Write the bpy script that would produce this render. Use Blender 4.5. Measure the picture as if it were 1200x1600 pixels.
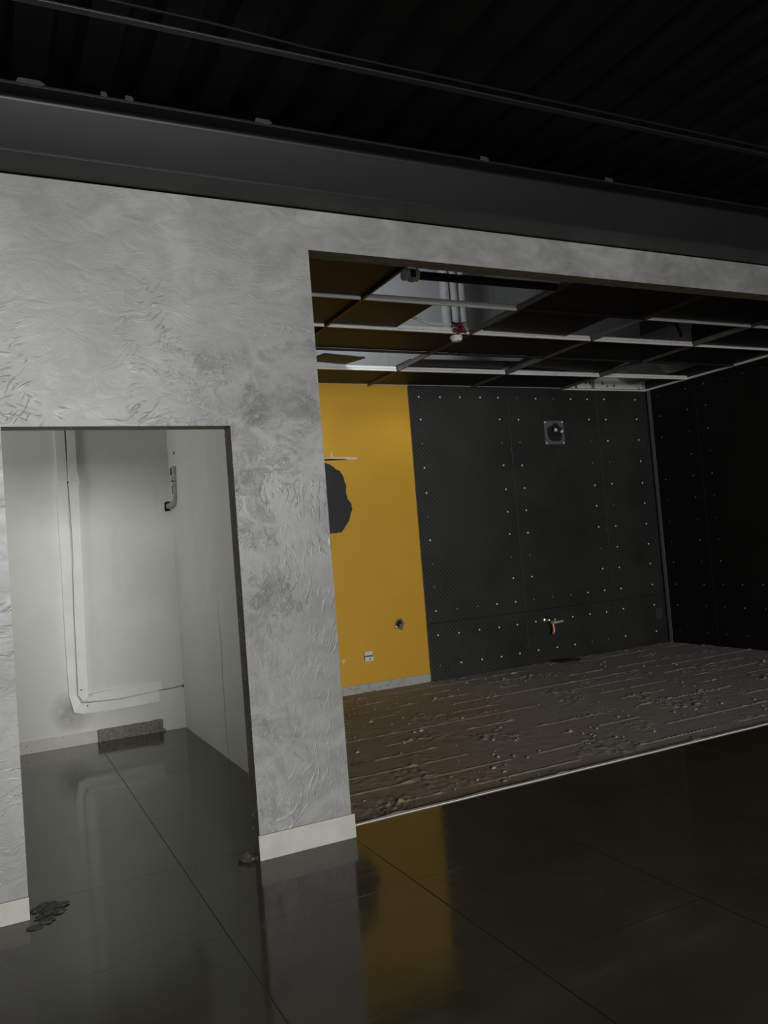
import bpy, bmesh, math, random
from mathutils import Vector, Matrix, noise

# ------------------------------------------------------------------ scene, camera, light
S = bpy.context.scene
COL = S.collection
for o in list(bpy.data.objects):
    bpy.data.objects.remove(o)
random.seed(7)

CAM_POS = (0.0, -3.8464, 1.4496)
PITCH, YAW, ROLL, FPX = 0.0428, 0.4607, -0.0792, 1263.35
cp, sp, cy, sy = math.cos(PITCH), math.sin(PITCH), math.cos(YAW), math.sin(YAW)
cr, sr = math.cos(ROLL), math.sin(ROLL)
fw = Vector((sy * cp, cy * cp, sp)); rt = Vector((cy, -sy, 0.0)); up = rt.cross(fw)
r2 = cr * rt + sr * up; u2 = -sr * rt + cr * up
cam = bpy.data.cameras.new('camera'); camo = bpy.data.objects.new('camera', cam); COL.objects.link(camo)
M = Matrix((r2, u2, -fw)).transposed().to_4x4(); M.translation = Vector(CAM_POS)
camo.matrix_world = M
cam.sensor_fit = 'VERTICAL'; cam.sensor_height = 36.0; cam.lens = 36.0 * FPX / 1600.0
cam.clip_start = 0.05; cam.clip_end = 60
S.camera = camo

W = bpy.data.worlds.new('world'); S.world = W; W.use_nodes = True
W.node_tree.nodes['Background'].inputs[0].default_value = (0.75, 0.82, 0.9, 1)
W.node_tree.nodes['Background'].inputs[1].default_value = 0.3

S.view_settings.view_transform = 'Standard'; S.view_settings.look = 'None'
S.view_settings.gamma = 1; S.view_settings.use_curve_mapping = False
S.view_settings.exposure = 0.0

def area(name, loc, target, sx, sz, power, color, spread=180):
    l = bpy.data.lights.new(name, 'AREA'); l.shape = 'RECTANGLE'; l.size = sx; l.size_y = sz
    l.energy = power; l.color = color; l.spread = math.radians(spread)
    o = bpy.data.objects.new(name, l); COL.objects.link(o); o.location = loc
    o.rotation_euler = (Vector(target) - Vector(loc)).to_track_quat('-Z', 'Z').to_euler()
    return o
# daylight through the shop window in the rear wall, behind the camera
area('window_daylight', (0.5, -10.55, 2.15), (0.7, 0, 2.9), 3.6, 1.9, 700, (1.0, 1.0, .98), 165)
# daylight from the side window of the niche, out of sight on its left
area('niche_window_daylight', (-1.52, 2.4, 2.3), (1.5, 2.9, 2.4), 1.5, 1.0, 15, (1.0, 1.0, .96), 170)
# fill lamp added to brighten the void above the suspended ceiling from the left
area('void_fill', (2.3, 1.3, 4.0), (3.7, 3.7, 3.65), 1.2, 0.6, 10, (0.93, 0.98, 1.0), 85)

# ------------------------------------------------------------------ measures
XL, XR, XP = 0.089, 1.108, 1.590          # door left / right jamb, left jamb of the wide opening
ZD, ZOP = 2.10, 3.023                     # door head, opening head
TW = 0.11                                 # front wall thickness
YN, XN = 3.454, 1.512                     # niche back wall, niche right wall
YB, XY, XC = 3.7177, 4.1525, 7.5596       # face of back panels, yellow edge, face of right panels
XS1, XS2 = 5.4364, 6.7368
ZC = 3.150
X0, X1, Y0 = -3.2, 9.0, -10.5              # hall
ZDK = 3.57                                # deck underside

# ------------------------------------------------------------------ materials
MAT = {}
class NT:
    def __init__(s, name):
        m = bpy.data.materials.new(name); m.use_nodes = True; MAT[name] = m
        s.m = m; s.t = m.node_tree; s.n = s.t.nodes; s.b = s.n['Principled BSDF']
    def add(s, typ, **kw):
        nd = s.n.new(typ)
        for k, v in kw.items(): setattr(nd, k, v)
        return nd
    def val(s, nd, i, v):
        if hasattr(v, 'bl_idname') or hasattr(v, 'is_linked') : s.t.links.new(v, nd.inputs[i])
        else: nd.inputs[i].default_value = v
    def coord(s):
        return s.add('ShaderNodeTexCoord').outputs['Object']
    def mapping(s, v, scale=(1, 1, 1), rot=(0, 0, 0), loc=(0, 0, 0)):
        nd = s.add('ShaderNodeMapping'); s.t.links.new(v, nd.inputs['Vector'])
        nd.inputs['Scale'].default_value = scale; nd.inputs['Rotation'].default_value = rot
        nd.inputs['Location'].default_value = loc
        return nd.outputs[0]
    def noise(s, v, scale, detail=4, rough=.55, dist=0):
        nd = s.add('ShaderNodeTexNoise'); s.t.links.new(v, nd.inputs['Vector'])
        nd.inputs['Scale'].default_value = scale; nd.inputs['Detail'].default_value = detail
        nd.inputs['Roughness'].default_value = rough; nd.inputs['Distortion'].default_value = dist
        return nd.outputs['Fac']
    def math(s, op, a, b=0.0, c=None, clamp=False):
        nd = s.add('ShaderNodeMath', operation=op, use_clamp=clamp)
        s.val(nd, 0, a); s.val(nd, 1, b)
        if c is not None: s.val(nd, 2, c)
        return nd.outputs[0]
    def ramp(s, f, stops):
        nd = s.add('ShaderNodeValToRGB'); s.t.links.new(f, nd.inputs[0])
        e = nd.color_ramp.elements
        while len(e) < len(stops): e.new(0.5)
        for i, (p, c) in enumerate(stops):
            e[i].position = p; e[i].color = (c[0], c[1], c[2], 1) if not isinstance(c, float) else (c, c, c, 1)
        return nd.outputs[0]
    def mix(s, f, a, b, mode='MIX'):
        nd = s.add('ShaderNodeMix', data_type='RGBA', blend_type=mode)
        s.val(nd, 0, f)
        for i, v in ((6, a), (7, b)):
            if isinstance(v, tuple): v = (v[0], v[1], v[2], 1)
            s.val(nd, i, v)
        return nd.outputs[2]
    def maprange(s, v, a, b, c=0.0, d=1.0):
        nd = s.add('ShaderNodeMapRange'); s.val(nd, 0, v)
        for i, q in enumerate((a, b, c, d)): nd.inputs[i + 1].default_value = q
        return nd.outputs[0]
    def bump(s, h, strength=.3, dist=.01, prev=None):
        nd = s.add('ShaderNodeBump'); s.t.links.new(h, nd.inputs['Height'])
        nd.inputs['Strength'].default_value = strength; nd.inputs['Distance'].default_value = dist
        if prev is not None: s.t.links.new(prev, nd.inputs['Normal'])
        s.t.links.new(nd.outputs[0], s.b.inputs['Normal']); return nd.outputs[0]
    def out(s, key, v):
        if isinstance(v, tuple): v = (v[0], v[1], v[2], 1)
        s.val(s.b, key, v)

def simple(name, c, rough=.5, metal=0.0, var=.15, scale=20, bump=0.0, spec=.5):
    t = NT(name); co = t.coord(); n = t.noise(co, scale)
    a = tuple(x * (1 - var) for x in c); b = tuple(min(1, x * (1 + var)) for x in c)
    t.out('Base Color', t.ramp(n, [(.3, a), (.7, b)]))
    t.out('Roughness', rough); t.out('Metallic', metal); t.out('Specular IOR Level', spec)
    if bump: t.bump(n, bump, .003)
    return t.m

simple('white_paint_metal', (.80, .80, .78), .45, 0, .05)
simple('white_plastic', (.70, .70, .67), .4, 0, .04)
simple('white_pvc', (.82, .82, .79), .4, 0, .08)
simple('aged_pvc', (.36, .36, .31), .5, 0, .25, 40)
simple('dark_hole', (.008, .007, .006), .9, 0, .1)
simple('black_rubber', (.010, .010, .010), .6, 0, .2)
simple('black_steel', (.0034, .0040, .0038), .6, 0, .2, 8, spec=.14)
simple('beam_steel', (.0075, .0083, .0083), .45, 0, .12, 3)
simple('galvanised', (.26, .27, .27), .55, .2, .2, 12)
simple('tee_grey', (.12, .117, .107), .45, .2, .15, 12)
simple('tee_black', (.012, .012, .010), .5, 0, .2, 12)
simple('tee_olive', (.025, .021, .013), .5, 0, .2, 12)
simple('black_tile', (.0085, .0090, .0092), .62, 0, .25, 9)
simple('chrome', (.75, .75, .75), .18, 1, .02)
simple('brass', (.72, .66, .46), .4, .35, .1)
simple('copper', (.45, .24, .13), .4, .7, .2, 30)
simple('screw_steel', (.9, .91, .9), .28, .15, .03, spec=1.0)
simple('screw_dull', (.22, .22, .22), .45, .6, .05)
simple('plate_steel', (.13, .135, .135), .5, .3, .15, 30)
simple('dull_plate', (.05, .05, .052), .5, .2, .1)
simple('red_wire', (.16, .012, .02), .45, 0, .2)
simple('black_paint', (.022, .024, .026), .5, 0, .2, 6, .2)
simple('torn_plaster', (.75, .62, .46), .9, 0, .2, 40, .4)
simple('scrap_metal', (.03, .03, .03), .5, .2, .1)
simple('mortar', (.17, .165, .145), .9, 0, .35, 45, .6)
simple('wet_mortar', (.055, .052, .043), .6, 0, .4, 40, .5)
simple('crumb', (.30, .27, .22), .95, 0, .5, 9, .4)
simple('riser_paint', (.34, .345, .345), .6, 0, .15, 9)
simple('slab_grey', (.42, .43, .43), .8, 0, .1, 3)
simple('hall_dark', (.035, .036, .036), .7, 0, .2, 3)
simple('hall_grey', (.10, .10, .098), .7, 0, .2, 3)
simple('window_frame_metal', (.08, .08, .08), .5, .3, .1)

def m_plaster():
    t = NT('grey_plaster'); co = t.coord()
    big = t.noise(co, 1.5, 5, .6, .6); mid = t.noise(t.mapping(co, (1, 1, 1.6)), 5.5, 5, .6, 1.2)
    f = t.math('ADD', t.math('MULTIPLY', big, .6), t.math('MULTIPLY', mid, .4))
    col = t.ramp(f, [(.36, (.205, .203, .198)), (.5, (.262, .260, .254)), (.62, (.33, .328, .32))])
    # trowel marks: short straight ridges, each patch of wall stroked in its own direction
    sx = t.add('ShaderNodeSeparateXYZ'); t.t.links.new(co, sx.inputs[0])
    pil = t.math('MULTIPLY', t.maprange(t.math('ADD', sx.outputs['X'], t.math('MULTIPLY', t.math('SUBTRACT', big, .5), .8)), .85, 1.3, 0.0, 1.0), t.maprange(t.math('ADD', sx.outputs['Z'], t.math('MULTIPLY', t.math('SUBTRACT', mid, .5), .6)), 1.85, 2.5, 1.0, 0.0))
    def strokes(scale, off, fine_, thr):
        wp = t.mapping(co, (1, 1, 1), (0, 0, 0), (off, 0, off * .7))
        wob = t.add('ShaderNodeTexNoise'); t.t.links.new(wp, wob.inputs['Vector']); wob.inputs['Scale'].default_value = 3.0
        dv = t.add('ShaderNodeVectorMath', operation='MULTIPLY_ADD'); t.t.links.new(wob.outputs['Color'], dv.inputs[0])
        dv.inputs[1].default_value = (.22, 0, .22); t.t.links.new(wp, dv.inputs[2])
        fl = t.mapping(dv.outputs[0], (1, 0, 1))
        v = t.add('ShaderNodeTexVoronoi'); t.t.links.new(fl, v.inputs['Vector']); v.inputs['Scale'].default_value = scale
        e = t.add('ShaderNodeTexVoronoi', feature='DISTANCE_TO_EDGE'); t.t.links.new(fl, e.inputs['Vector']); e.inputs['Scale'].default_value = scale
        cs = t.add('ShaderNodeSeparateColor'); t.t.links.new(v.outputs['Color'], cs.inputs[0])
        ang = t.math('ADD', t.math('MULTIPLY', t.math('SUBTRACT', cs.outputs[0], .5), 1.5), t.math('MULTIPLY', pil, 1.25))
        ang = t.math('ADD', ang, .18)
        rot = t.add('ShaderNodeVectorRotate', rotation_type='Y_AXIS'); t.t.links.new(dv.outputs[0], rot.inputs['Vector']); t.t.links.new(ang, rot.inputs['Angle'])
        n_ = t.noise(t.mapping(rot.outputs[0], (1.7, 1, fine_)), 4.6, 2, .5, .25)
        r_ = t.maprange(n_, thr, thr + .10, 0.0, 1.0)
        k_ = t.math('MULTIPLY', t.maprange(e.outputs['Distance'], .02, .12, 0.0, 1.0), t.maprange(cs.outputs[1], .20, .45, 0.0, 1.0))
        return t.math('MULTIPLY', r_, k_)
    h = t.math('ADD', t.math('ADD', strokes(3.2, 0.0, 13.0, .575), strokes(4.3, 8.1, 15.0, .575)), strokes(6.0, 3.7, 11.0, .585), None, True)
    wide = t.maprange(t.noise(co, 1.7, 3, .5, .5), .44, .60, .12, 1.0)
    topfade = t.maprange(sx.outputs['Z'], 2.55, 3.05, 1.0, .12)
    lowfade = t.maprange(sx.outputs['Z'], .2, .9, .35, 1.0)
    h = t.math('MULTIPLY', t.math('MULTIPLY', t.math('MULTIPLY', h, wide), topfade), lowfade)
    fine = t.noise(co, 55, 4, .6)
    gain = t.math('ADD', t.math('MULTIPLY', pil, .7), .75)
    hh = t.math('ADD', t.math('MULTIPLY', h, gain), t.math('ADD', t.math('MULTIPLY', fine, .09), t.math('MULTIPLY', mid, .55)))
    t.bump(hh, .45, .008)
    t.out('Base Color', t.mix(t.math('MULTIPLY', h, .16), col, (.5, .5, .49)))
    t.out('Roughness', t.maprange(mid, .3, .7, .44, .60)); t.out('Specular IOR Level', .5); t.out('Metallic', .35)
m_plaster()

def m_raw():
    t = NT('raw_edge'); co = t.coord(); n = t.noise(co, 14, 5, .6); sp_ = t.noise(co, 38, 2, .5)
    c = t.ramp(n, [(.3, (.085, .076, .054)), (.7, (.17, .155, .12))])
    t.out('Base Color', t.mix(t.maprange(sp_, .70, .74), c, (.55, .54, .5)))
    t.out('Roughness', .85); t.bump(n, .5, .01)
m_raw()

def m_floor():
    t = NT('polished_tile'); co = t.coord()
    sx = t.add('ShaderNodeSeparateXYZ'); t.t.links.new(co, sx.inputs[0])
    def joint(o, off):
        v = t.math('FRACT', t.math('ADD', t.math('DIVIDE', t.math('SUBTRACT', o, off), .822), 50.5))
        return t.maprange(t.math('ABSOLUTE', t.math('SUBTRACT', v, .5)), .0016, .0040, 1.0, 0.0)
    jx = joint(sx.outputs['X'], .765); jy = t.math('MULTIPLY', joint(sx.outputs['Y'], .163), .35)
    j = t.math('MAXIMUM', jx, jy)
    n = t.noise(co, 1.6, 6, .6, .5); n2 = t.noise(t.mapping(co, (1, 3, 1), (0, 0, .5)), 5, 4, .6)
    c = t.ramp(n, [(.3, (.040, .036, .023)), (.7, (.058, .053, .035))])
    t.out('Base Color', t.mix(j, c, (.006, .006, .005)))
    t.out('Roughness', t.math('ADD', t.maprange(n2, .35, .75, .065, .16), t.math('MULTIPLY', j, .5)))
    t.out('Specular IOR Level', .28)
    t.bump(t.math('MULTIPLY', j, -1.0), .25, .004)
m_floor()

def m_screed():
    t = NT('raw_screed'); co = t.coord()
    n = t.noise(co, 1.1, 4, .6, .4); f = t.noise(co, 22, 6, .7); g = t.noise(t.mapping(co, (1, 3, 1)), 9, 5, .65, .6)
    sx = t.add('ShaderNodeSeparateXYZ'); t.t.links.new(co, sx.inputs[0])
    k = t.math('ADD', t.maprange(sx.outputs['X'], 2.6, 4.4, 0, 1), t.math('MULTIPLY', t.math('SUBTRACT', n, .5), 1.6), None, True)
    base = t.mix(k, (.27, .225, .155), (.30, .29, .275))
    c = t.mix(t.maprange(g, .55, .72), base, (.40, .37, .32))
    c = t.mix(t.maprange(f, .42, .30), c, (.15, .13, .10))
    t.out('Base Color', c); t.out('Roughness', .85)
    b1 = t.bump(g, .25, .010); t.bump(f, .45, .010, b1)
m_screed()

def m_niche():
    t = NT('old_white_paint'); co = t.coord()
    n = t.noise(co, 2.2, 5, .6); st = t.noise(t.mapping(co, (7, 7, .6)), 1.6, 4, .6, .4)
    c = t.ramp(n, [(.3, (.66, .665, .62)), (.7, (.75, .755, .71))])
    c = t.mix(t.maprange(st, .60, .78, 0, .16), c, (.30, .29, .25))
    sx = t.add('ShaderNodeSeparateXYZ'); t.t.links.new(co, sx.inputs[0])
    # dark uneven blotch where the trunking turns
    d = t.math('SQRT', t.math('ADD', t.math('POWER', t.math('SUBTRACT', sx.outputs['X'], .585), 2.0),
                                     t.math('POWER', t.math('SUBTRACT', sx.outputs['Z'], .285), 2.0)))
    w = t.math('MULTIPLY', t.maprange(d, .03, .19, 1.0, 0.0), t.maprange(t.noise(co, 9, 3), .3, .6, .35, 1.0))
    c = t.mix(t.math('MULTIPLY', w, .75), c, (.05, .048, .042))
    # old panel joint running up the side wall
    jw = t.math('ADD', t.math('SUBTRACT', sx.outputs['Y'], 2.06), t.math('MULTIPLY', t.math('SUBTRACT', t.noise(co, 2.0, 3), .5), .12))
    jl = t.math('MULTIPLY', t.maprange(t.math('ABSOLUTE', jw), .004, .022, .55, 0.0), t.maprange(sx.outputs['Z'], .9, 1.25, 1.0, 0.0))
    c = t.mix(jl, c, (.16, .155, .13))
    # patchy tint, darker towards the foot of the wall
    lowd = t.math('MULTIPLY', t.maprange(sx.outputs['Z'], 1.1, 0.0, 0.0, .4), t.maprange(n, .35, .6, .5, 1.0))
    c = t.mix(lowd, c, (.33, .32, .275))
    t.out('Base Color', c); t.out('Roughness', .6); t.bump(t.noise(co, 30, 4), .15, .003)
m_niche()

def m_trunk():
    simple('trunk_paint', (.76, .76, .71), .5, 0, .06, 6, .1)
m_trunk()

def m_yellow():
    t = NT('ochre_paint'); co = t.coord(); n = t.noise(co, 1.2, 4, .6)
    t.out('Base Color', t.ramp(n, [(.3, (.64, .355, .022)), (.7, (.70, .39, .028))]))
    t.out('Roughness', .55); t.bump(t.noise(co, 45, 3), .1, .002)
m_yellow()

def m_panel(name, c, rough, spec):
    t = NT(name); co = t.coord(); n = t.noise(co, 1.4, 4, .6, .3)
    a = tuple(x * .75 for x in c); b = tuple(x * 1.2 for x in c)
    t.out('Base Color', t.ramp(n, [(.3, a), (.7, b)]))
    # small raised lozenges of the rubber sheet
    ch = t.add('ShaderNodeTexVoronoi', distance='CHEBYCHEV')
    t.t.links.new(t.mapping(co, (1, 1, 1), (0, .785, 0)), ch.inputs['Vector'])
    ch.inputs['Scale'].default_value = 28; ch.inputs['Randomness'].default_value = 0.0
    h = t.maprange(ch.outputs['Distance'], .30, .40, 1.0, 0.0)
    t.bump(h, .35, .004)
    t.out('Roughness', t.maprange(n, .3, .7, rough - .06, rough + .1)); t.out('Specular IOR Level', spec)
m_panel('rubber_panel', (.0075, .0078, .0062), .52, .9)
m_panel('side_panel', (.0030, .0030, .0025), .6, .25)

def m_cream():
    t = NT('cream_tile'); co = t.coord(); n = t.noise(co, 9, 5, .6); s_ = t.noise(co, 40, 2)
    c = t.ramp(n, [(.3, (.43, .42, .37)), (.7, (.52, .505, .455))])
    t.out('Base Color', t.mix(t.maprange(s_, .70, .76), c, (.2, .17, .13))); t.out('Roughness', .4)
m_cream()
def m_cream_dirty():
    t = NT('cracked_tile'); co = t.coord(); n = t.noise(co, 7, 5, .65, 1.0)
    r = t.maprange(t.math('ABSOLUTE', t.math('SUBTRACT', n, .46)), 0.0, .012, 1.0, 0.0)
    c = t.mix(r, (.42, .42, .38), (.10, .09, .07))
    t.out('Base Color', c); t.out('Roughness', .6)
m_cream_dirty()
def m_speck():
    t = NT('speckled_board'); co = t.coord()
    v = t.add('ShaderNodeTexVoronoi'); t.t.links.new(t.mapping(co, (1, 1, .7)), v.inputs['Vector']); v.inputs['Scale'].default_value = 15
    n = t.noise(t.mapping(co, (2, 1, .3)), 2.2, 3)
    c = t.mix(t.maprange(v.outputs['Distance'], .22, .32, 1.0, 0.0), (.72, .71, .66), (.06, .05, .04))
    t.out('Base Color', t.mix(t.maprange(n, .58, .68), c, (.12, .09, .05))); t.out('Roughness', .8)
m_speck()

# ------------------------------------------------------------------ builders
class MB:
    def __init__(s): s.bm = bmesh.new()
    def box(s, x0, y0, z0, x1, y1, z1, mi=0):
        vs = [s.bm.verts.new(p) for p in ((x0, y0, z0), (x1, y0, z0), (x1, y1, z0), (x0, y1, z0), (x0, y0, z1), (x1, y0, z1), (x1, y1, z1), (x0, y1, z1))]
        fs = []
        for q in ((0, 3, 2, 1), (4, 5, 6, 7), (0, 1, 5, 4), (1, 2, 6, 5), (2, 3, 7, 6), (3, 0, 4, 7)):
            f = s.bm.faces.new([vs[i] for i in q]); f.material_index = mi; fs.append(f)
        return fs
    def prism(s, pts, axis, a, b):
        # pts are 2-D; axis 'y': (x,z) swept y a..b; 'x': (y,z); 'z': (x,y)
        def P(p, t): return {'y': (p[0], t, p[1]), 'x': (t, p[0], p[1]), 'z': (p[0], p[1], t)}[axis]
        A = [s.bm.verts.new(P(p, a)) for p in pts]; B = [s.bm.verts.new(P(p, b)) for p in pts]
        n = len(pts); s.bm.faces.new(A); s.bm.faces.new(B[::-1])
        for i in range(n): s.bm.faces.new((A[i], B[i], B[(i + 1) % n], A[(i + 1) % n]))
    def tube(s, path, r, n=10, closed=False):
        path = [Vector(p) for p in path]; rings = []; prev = None
        for i, p in enumerate(path):
            d = (path[min(i + 1, len(path) - 1)] - path[max(i - 1, 0)]).normalized()
            ref = prev if prev is not None else (Vector((0, 0, 1)) if abs(d.z) < .9 else Vector((1, 0, 0)))
            u = (ref - d * ref.dot(d)).normalized(); v = d.cross(u); prev = u
            rr = r[i] if isinstance(r, (list, tuple)) else r
            rings.append([s.bm.verts.new(p + rr * (math.cos(6.2832 * k / n) * u + math.sin(6.2832 * k / n) * v)) for k in range(n)])
        for a, b in zip(rings, rings[1:]):
            for k in range(n): s.bm.faces.new((a[k], a[(k + 1) % n], b[(k + 1) % n], b[k]))
        s.bm.faces.new(rings[0][::-1]); s.bm.faces.new(rings[-1])
    def lathe(s, prof, c, axis, n=20):
        # prof: (radius, offset along axis)
        ax = Vector(axis).normalized(); ref = Vector((0, 0, 1)) if abs(ax.z) < .9 else Vector((1, 0, 0))
        u = ref.cross(ax).normalized(); v = ax.cross(u); c = Vector(c)
        rings = [[s.bm.verts.new(c + ax * o + r * (math.cos(6.2832 * k / n) * u + math.sin(6.2832 * k / n) * v)) for k in range(n)] for r, o in prof]
        for a, b in zip(rings, rings[1:]):
            for k in range(n): s.bm.faces.new((a[k], a[(k + 1) % n], b[(k + 1) % n], b[k]))
        s.bm.faces.new(rings[0][::-1]); s.bm.faces.new(rings[-1])
    def lump(s, c, r, seed=0, squash=(1, 1, 1), sub=2):
        res = bmesh.ops.create_icosphere(s.bm, subdivisions=sub, radius=1.0)
        for v in res['verts']:
            k = 1 + .55 * noise.noise(v.co * 1.7 + Vector((seed * 3.1, seed, -seed)))
            v.co = Vector((v.co.x * r * k * squash[0], v.co.y * r * k * squash[1], v.co.z * r * k * squash[2])) + Vector(c)
    def build(s, name, mat, parent=None, bevel=0.0, smooth=False, recalc=True, angle=40):
        bm = s.bm
        if recalc: bmesh.ops.recalc_face_normals(bm, faces=bm.faces)
        me = bpy.data.meshes.new(name); bm.to_mesh(me); bm.free()
        for m in (mat if isinstance(mat, (list, tuple)) else [mat]): me.materials.append(MAT[m])
        o = bpy.data.objects.new(name, me); COL.objects.link(o)
        if parent is not None: o.parent = parent
        if bevel:
            b = o.modifiers.new('bevel', 'BEVEL'); b.width = bevel; b.segments = 2; b.limit_method = 'ANGLE'; b.angle_limit = math.radians(40)
        if smooth:
            for p in me.polygons: p.use_smooth = True
            try: me.set_sharp_from_angle(angle=math.radians(angle))
            except Exception: pass
        return o

def tag(o, label, cat, group=None):
    o['label'] = label; o['category'] = cat
    if group: o['group'] = group
    return o
def empty(name, loc, label, cat, group=None):
    o = bpy.data.objects.new(name, None); COL.objects.link(o); o.location = loc; o.empty_display_size = .1
    return tag(o, label, cat, group)
def keep(o, root):
    # parent to root (an empty that is only moved) without shifting the world-space mesh
    o.parent = root; o.matrix_parent_inverse = Matrix.Translation(root.location).inverted(); return o
def struct(o):
    o['kind'] = 'structure'; return o

# ------------------------------------------------------------------ the setting
b = MB(); b.box(X0, Y0, -.15, X1, .155, 0); b.box(-1.5, .155, -.15, XN, YN, 0)
struct(b.build('floor', 'polished_tile'))

# front wall: plaster face, raw reveals
def front_wall():
    b = MB()
    def blk(x0, x1, z0, z1):
        for f in b.box(x0, 0, z0, x1, TW, z1):
            f.normal_update(); f.material_index = 0 if (f.normal.y < -.5 or (f.normal.z < -.5 and z0 == ZD)) else 1
    blk(X0, XL, 0, ZD); blk(XR, XP, 0, ZD)
    blk(X0, XP, ZD, ZOP); blk(X0, X1, ZOP, 3.235)
    blk(X1 - .25, X1, 0, ZOP)
    bmesh.ops.remove_doubles(b.bm, verts=b.bm.verts, dist=1e-5)
    for f in b.bm.faces:
        f.normal_update()
    o = b.build('wall_front', ['grey_plaster', 'raw_edge'], recalc=False)
    return struct(o)
front_wall()
b = MB(); b.box(X0, 0.02, 3.24, X1, TW, ZDK - .002); struct(b.build('wall_above_beam', 'hall_dark'))

# hall shell
b = MB(); b.box(X0 - .1, Y0, 0, X0, 0, ZDK); struct(b.build('wall_left', 'hall_grey'))
b = MB(); b.box(X1, Y0, 0, X1 + .1, 0, ZDK); struct(b.build('wall_right', 'hall_grey'))
b = MB()
wx0, wx1, wz0, wz1 = -1.35, 2.35, 1.15, 3.15
b.box(X0, Y0 - .1, 0, wx0, Y0, ZDK); b.box(wx1, Y0 - .1, 0, X1, Y0, ZDK)
b.box(wx0, Y0 - .1, 0, wx1, Y0, wz0); b.box(wx0, Y0 - .1, wz1, wx1, Y0, ZDK)
struct(b.build('wall_rear', 'hall_dark'))
b = MB()
b.box(wx0, Y0 - .08, wz0, wx0 + .05, Y0 - .02, wz1); b.box(wx1 - .05, Y0 - .08, wz0, wx1, Y0 - .02, wz1)
b.box(wx0 + .05, Y0 - .08, wz0, wx1 - .05, Y0 - .02, wz0 + .05); b.box(wx0 + .05, Y0 - .08, wz1 - .05, wx1 - .05, Y0 - .02, wz1)
b.box(.47, Y0 - .08, wz0 + .05, .53, Y0 - .02, wz1 - .05)
struct(b.build('window_1', 'window_frame_metal'))

# ribbed steel deck of the hall
def deck():
    b = MB(); pitch = .262; prof = []
    x = X0
    while x < X1:
        for dx, z in ((0, ZDK), (.135, ZDK), (.165, ZDK + .06), (.232, ZDK + .06)):
            if x + dx < X1: prof.append((x + dx, z))
        x += pitch
    prof.append((X1, ZDK + .06))
    A = [b.bm.verts.new((p[0], Y0, p[1])) for p in prof]; B = [b.bm.verts.new((p[0], .11, p[1])) for p in prof]
    A2 = [b.bm.verts.new((p[0], Y0, ZDK + .09)) for p in prof]; B2 = [b.bm.verts.new((p[0], .11, ZDK + .09)) for p in prof]
    for i in range(len(prof) - 1):
        b.bm.faces.new((A[i], A[i + 1], B[i + 1], B[i])); b.bm.faces.new((A2[i], B2[i], B2[i + 1], A2[i + 1]))
        b.bm.faces.new((A[i], A2[i], A2[i + 1], A[i + 1])); b.bm.faces.new((B[i], B[i + 1], B2[i + 1], B2[i]))
    b.bm.faces.new((A[0], B[0], B2[0], A2[0])); b.bm.faces.new((A[-1], A2[-1], B2[-1], B[-1]))
    return struct(b.build('ceiling', 'black_steel'))
deck()

# niche
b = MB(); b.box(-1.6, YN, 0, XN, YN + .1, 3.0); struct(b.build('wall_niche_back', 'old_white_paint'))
b = MB(); b.box(XN, TW, -.15, XP, YB + .012, 3.5); struct(b.build('wall_niche_right', 'old_white_paint'))
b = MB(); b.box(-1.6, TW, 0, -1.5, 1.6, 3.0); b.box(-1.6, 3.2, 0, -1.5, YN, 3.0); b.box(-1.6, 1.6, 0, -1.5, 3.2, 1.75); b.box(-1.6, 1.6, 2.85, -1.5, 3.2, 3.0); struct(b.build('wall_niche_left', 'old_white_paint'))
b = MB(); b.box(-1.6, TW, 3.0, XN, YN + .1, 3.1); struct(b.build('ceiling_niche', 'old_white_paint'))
b = MB()
for q in ((1.6, 1.75, 1.65, 2.85), (3.15, 1.75, 3.2, 2.85), (1.65, 1.75, 3.15, 1.8), (1.65, 2.8, 3.15, 2.85)): b.box(-1.585, q[0], q[1], -1.54, q[2], q[3])
struct(b.build('window_2', 'window_frame_metal'))

# alcove shell
YW = YB + .012; XW = XC + .012
def back_wall():
    b = MB()
    b.box(XP, YW, -.15, XY + .012, YW + .1, 3.16, 0); b.box(XY + .012, YW, -.15, XW + .1, YW + .1, 3.16, 2); b.box(XP, YW, 3.16, XW + .1, YW + .1, 4.5, 1)
    return struct(b.build('wall_back', ['ochre_paint', 'slab_grey', 'black_rubber']))
back_wall()
b = MB(); b.box(XW, TW, -.15, XW + .1, YW, 4.5); struct(b.build('wall_alcove_right', 'hall_dark'))
b = MB(); b.box(-1.6, TW, 4.5, XW + .1, YW + .1, 4.6); struct(b.build('ceiling_alcove', 'slab_grey'))
b = MB(); b.box(-1.6, TW - .06, 3.66, XW + .1, TW, 4.5); struct(b.build('wall_void_front', 'slab_grey'))

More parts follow.
